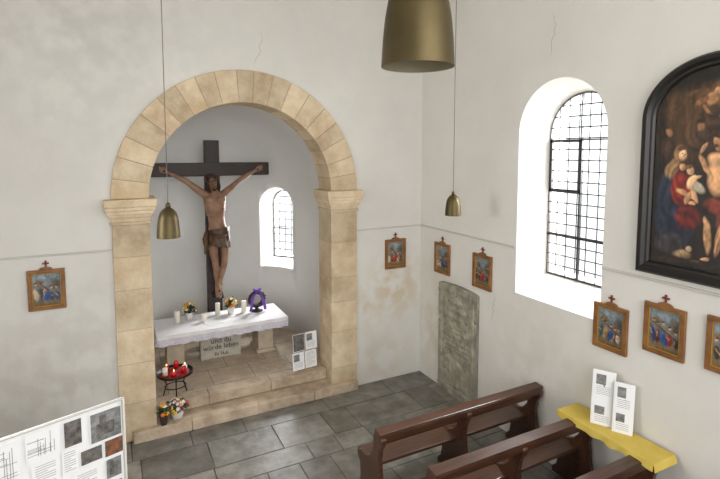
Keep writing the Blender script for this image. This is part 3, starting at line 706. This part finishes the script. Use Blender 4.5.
def sheet(b,O,U,V,w,h,kind,n=None):
    O=Vector(O);U=Vector(U).normalized();V=Vector(V).normalized();Nn=U.cross(V).normalized()
    def rect(u0,u1,v0,v1,off,m):
        p=[O+U*u+V*v+Nn*off for u,v in ((u0,v0),(u1,v0),(u1,v1),(u0,v1))]
        b.loft([[q-Nn*0.0008 for q in p],p],m)
    rect(0,w,0,h,0.003,M_PAPER)
    if kind=='text':
        k=0; v=h*0.88
        while v>h*0.1:
            rect(w*0.12,w*(0.85 if k%4!=3 else 0.55),v-0.003,v,0.0045,M_INK); v-=0.018; k+=1
    elif kind=='map':
        r=random.Random(int(w*1000)); 
        for k in range(7):
            u_=w*r.uniform(.08,.9); rect(u_,u_+0.003,h*.08,h*r.uniform(.3,.9),0.0045,M_INK)
            v_=h*r.uniform(.08,.9); rect(w*.05,w*r.uniform(.4,.95),v_,v_+0.003,0.0045,M_INK)
    elif kind=='photo': rect(w*0.03,w*0.97,h*0.03,h*0.97,0.0045,M_PHOTO)
    elif kind=='grey':
        rect(w*0.03,w*0.97,h*0.03,h*0.97,0.0045,M_GPHOTO)
        rect(w*0.2,w*0.75,h*0.2,h*0.6,0.005,M_PHOTO); rect(w*0.3,w*0.5,h*0.6,h*0.85,0.005,M_PHOTO)
    elif kind=='orange': rect(w*0.03,w*0.97,h*0.03,h*0.97,0.0045,M_ORPH)
    elif kind=='mixed':
        rect(w*0.1,w*0.6,h*0.5,h*0.9,0.0045,M_GPHOTO)
        v=h*0.42
        while v>h*0.1: rect(w*0.12,w*0.85,v-0.003,v,0.0045,M_INK); v-=0.018
e=empty('photo_card_stand'); b=B()
O=Vector((2.40,6.99,0.325)); U=Vector((0.97,0.1,0)).normalized(); V=Vector((0,0.12,1)).normalized()
for i in range(2):
    for j in range(2):
        sheet(b,O+U*(i*0.215)+V*(j*0.285)+U*(0.02*j),U,V,0.20,0.27,['mixed','photo','text','mixed'][i*2+j])
b.build('card_sheets',e)
b=B(); c0=O+U*0.22; VB=Vector((0,0.02,0))
b.tube([O+U*0.1-V*0.018+VB,O+U*0.15+V*0.54+VB],0.007,M_IRON,6); b.tube([O+U*0.35-V*0.018+VB,O+U*0.3+V*0.54+VB],0.007,M_IRON,6)
b.tube([O+U*0.22+V*0.52+VB,(c0.x,7.28,0.309)],0.007,M_IRON,6)
b.tube([O+Vector((0,0.012,0)),O+U*0.42+Vector((0,0.012,0))],0.007,M_IRON,6)
b.build('easel_legs',e)

nb_=empty('notice_board'); P=Vector((0.02,4.325,0)); D=Vector((-0.947,-0.32,0)).normalized(); Nn=Vector((0.32,-0.947,0)).normalized()
R=Matrix((D*-1,-Nn,Vector((0,0,1)))).transposed()
b=B(); LB=1.30; zt=1.70; zb=0.55
cc=P+D*(LB/2)+Vector((0,0,(zt+zb)/2))-Nn*0.02
b.obox(cc,(LB,0.03,zt-zb),R,M_PAPER)
for zz2 in (zt,zb): b.tube([P+Vector((0,0,zz2)),P+D*LB+Vector((0,0,zz2))],0.010,M_TRIM,8)
for s_ in (0.0,LB):
    q=P+D*s_; b.tube([q+Vector((0,0,0.0)),q+Vector((0,0,zt+0.01))],0.012,M_TRIM,8)
    b.tube([q+Nn*0.22+Vector((0,0,0.014)),q-Nn*0.22+Vector((0,0,0.014))],0.014,M_TRIM,8)
b.build('panel_and_legs',nb_)
b=B(); U=-D; V=Vector((0,0,1))
items=[(0.015,0.04,0.24,0.25,'grey'),(0.31,0.03,0.125,0.21,'photo'),(0.17,0.31,0.16,0.12,'photo'),(0.01,0.30,0.145,0.14,'orange'),(0.03,0.46,0.12,0.17,'grey'),
 (0.46,0.03,0.22,0.20,'map'),(0.71,0.05,0.19,0.28,'map'),(0.345,0.25,0.11,0.2,'text'),(0.47,0.26,0.18,0.27,'text'),(0.19,0.46,0.19,0.28,'text'),(0.68,0.36,0.2,0.28,'text'),(0.41,0.56,0.2,0.28,'mixed'),(0.93,0.05,0.2,0.28,'mixed'),(0.92,0.36,0.2,0.28,'text'),(0.03,0.66,0.14,0.2,'orange'),(0.66,0.68,0.24,0.2,'photo')]
for (s_,dn,w,h,k) in items:
    sheet(b,P+D*(s_+w)+Vector((0,0,zt-dn-h)),U,V,w,h,k)
b.build('pinned_sheets',nb_)

# ------------------------------------------------------------ pews
def pew(Y0,x0=2.27,x1=4.53):
    e=empty('wooden_pew')
    prof=[(-0.10,0),(0.44,0),(0.44,0.06),(0.38,0.12),(0.36,0.22),(0.37,0.36),(0.43,0.42),(0.43,0.47),(0.36,0.50),(0.26,0.50),(0.17,0.54),(0.10,0.62),(0.07,0.72),(0.07,0.82),(0.04,0.885),(-0.02,0.89),(-0.08,0.88),(-0.11,0.84),(-0.10,0.78),(-0.05,0.70),(-0.03,0.58),(-0.05,0.42),(-0.08,0.25),(-0.07,0.12),(-0.12,0.06)]
    b=B()
    for xs in (x0,(x0+x1)/2-0.03,x1-0.06):
        b.loft([[(xs,Y0+y,z) for y,z in prof],[(xs+0.06,Y0+y,z) for y,z in prof]],M_WOOD)
    b.build('end_panels',e,bevel=0.01)
    b=B()
    b.box(x0+0.01,x1-0.01,Y0+0.08,Y0+0.44,0.45,0.485,M_WOOD)
    b.obox(((x0+x1)/2,Y0+0.02,0.79),(x1-x0-0.02,0.028,0.15),Euler((0.06,0,0)).to_matrix(),M_WOOD)
    b.obox(((x0+x1)/2,Y0-0.035,0.895),(x1-x0+0.02,0.12,0.032),Euler((0.12,0,0)).to_matrix(),M_WOOD)
    b.obox(((x0+x1)/2,Y0-0.085,0.85),(x1-x0+0.0,0.02,0.075),Euler((0.1,0,0)).to_matrix(),M_WOOD)
    b.build('seat_and_back_rail',e,bevel=0.008)
for y,xx in ((4.15,2.30),(3.40,2.43),(2.70,2.43),(1.95,2.43)): pew(y,xx)

yt=empty('yellow_cloth_table')
ZT=0.925
b=B(); b.box(4.20,4.525,2.50,3.56,ZT,ZT+0.02,M_YEL)
NN=40; L0=[];L1=[]
for i in range(NN+1):
    y=2.50+1.06*i/NN; L0.append((4.198,y,ZT+0.02)); L1.append((4.19-0.01*math.sin(i*0.9),y,ZT-0.045+0.006*math.sin(i*0.7)))
b.add(L0+L1,[(i,i+1,NN+2+i,NN+1+i) for i in range(NN)],M_YEL,True)
b.add([(4.20,2.498,ZT+0.02),(4.525,2.498,ZT+0.02),(4.525,2.48,0.87),(4.19,2.48,0.88)],[(0,1,2,3)],M_YEL)
b.build('yellow_cloth',yt,bevel=0.005)
e=empty('info_card_display'); b=B()
zc=ZT+0.022
sheet_defs=[((4.29,3.22,zc),(4.40,3.04,zc),0.55),((4.35,3.02,zc),(4.44,2.86,zc),0.49)]
for (a,c_,hh) in sheet_defs:
    a=Vector(a);c_=Vector(c_);U=(c_-a).normalized();V=Vector((0.12,0.06,1)).normalized();w=(c_-a).length
    Nq=U.cross(V).normalized()
    p=[a,a+U*w,a+U*w+V*hh,a+V*hh]; b.loft([[q-Nq*0.004 for q in p],p],M_PAPER)
    sheet(b,a+U*0.015+V*(hh-0.27),U,V,w-0.03,0.255,'mixed'); sheet(b,a+U*0.015+V*0.01,U,V,w-0.03,0.2,'mixed')
b.build('card_panels',e)
b=B(); b.tube([(4.39,3.15,1.35),(4.50,3.18,zc)],0.006,M_IRON,6); b.tube([(4.44,2.95,1.28),(4.51,3.00,zc)],0.006,M_IRON,6); b.build('stand_struts',e)

def lamp(x,y,z):
    e=empty('brass_pendant_lamp'); b=B()
    out=[(0.100,0),(0.099,0.02),(0.096,0.07),(0.090,0.13),(0.081,0.18),(0.068,0.215),(0.050,0.24),(0.03,0.255),(0.02,0.262)]
    b.lathe((x,y,z),out,M_BRASS,40,cap=False)
    b.lathe((x,y,z),[(r-0.003,zz) for r,zz in out],M_LAMPIN,40,cap=False)
    b.lathe((x,y,z),[(0.100,0),(0.097,0)],M_BRASS,40,cap=False)
    b.lathe((x,y,z+0.258),[(0.022,0),(0.02,0.035),(0.008,0.045)],M_BRASS,16)
    b.ell((x,y,z+0.12),(0.03,0.03,0.045),M_POT); b.tube([(x,y,z+0.15),(x,y,z+0.26)],0.018,M_POT,10)
    b.build('shade',e,recalc=False)
    b=B(); b.tube([(x,y,z+0.30),(x,y,ZC)],0.004,M_CABLE,6); b.lathe((x,y,ZC-0.04),[(0.05,0.04),(0.05,0.01),(0.02,0)],M_BRASS,16); b.build('cable',e)
lamp(0.433,4.51,2.974); lamp(3.78,4.87,2.925); lamp(0.76,1.144,3.95)

b=B(); b.box(-40,40,-40,50,-0.6,-0.35,M_EARTH); b.build('ground')

# ------------------------------------------------------------ world & lights
w=bpy.data.worlds.new('overcast'); S.world=w; w.use_nodes=True
bgn=w.node_tree.nodes['Background']; bgn.inputs['Color'].default_value=(0.93,0.96,1.0,1); bgn.inputs['Strength'].default_value=2.4
def area(name,loc,target,sx,sy,power,color=(1,1,1)):
    l=bpy.data.lights.new(name,'AREA'); l.shape='RECTANGLE'; l.size=sx; l.size_y=sy; l.energy=power; l.color=color
    o=bpy.data.objects.new(name,l); COL.objects.link(o); o.location=loc
    o.rotation_euler=(Vector(target)-Vector(loc)).to_track_quat('-Z','Y').to_euler(); return o
area('fill_nave_rear',(1.5,-3.2,4.6),(1.8,5,2.2),5.0,3.0,165,(1.0,0.97,0.94))  # added soft fill at the open rear, standing in for a window
area('daylight_window_right',(5.9,3.98,4.1),(2.4,4.4,1.6),1.4,2.4,520,(0.98,0.98,1.0))
area('fill_window_left',(-2.6,4.0,3.6),(0.0,4.0,2.6),1.4,2.4,170,(1.0,0.99,0.98))  # added lamp outside the unseen left window
pa=Vector((cx,cy,0))+dv*2.5
area('daylight_window_apse',(pa.x,pa.y,3.0),(cx-0.5,cy,1.9),0.9,1.6,380,(0.97,0.98,1.0))

# ------------------------------------------------------------ camera
cam=bpy.data.cameras.new('camera'); co=bpy.data.objects.new('camera',cam); COL.objects.link(co)
co.location=(0,0,3.72); co.rotation_euler=(math.radians(85.2),0,math.radians(-27)); cam.lens=24.5; cam.sensor_width=36; cam.clip_start=0.05
cam.shift_y=-0.0653
S.camera=co
S.view_settings.view_transform='Standard'; S.view_settings.look='None'; S.view_settings.exposure=0.0
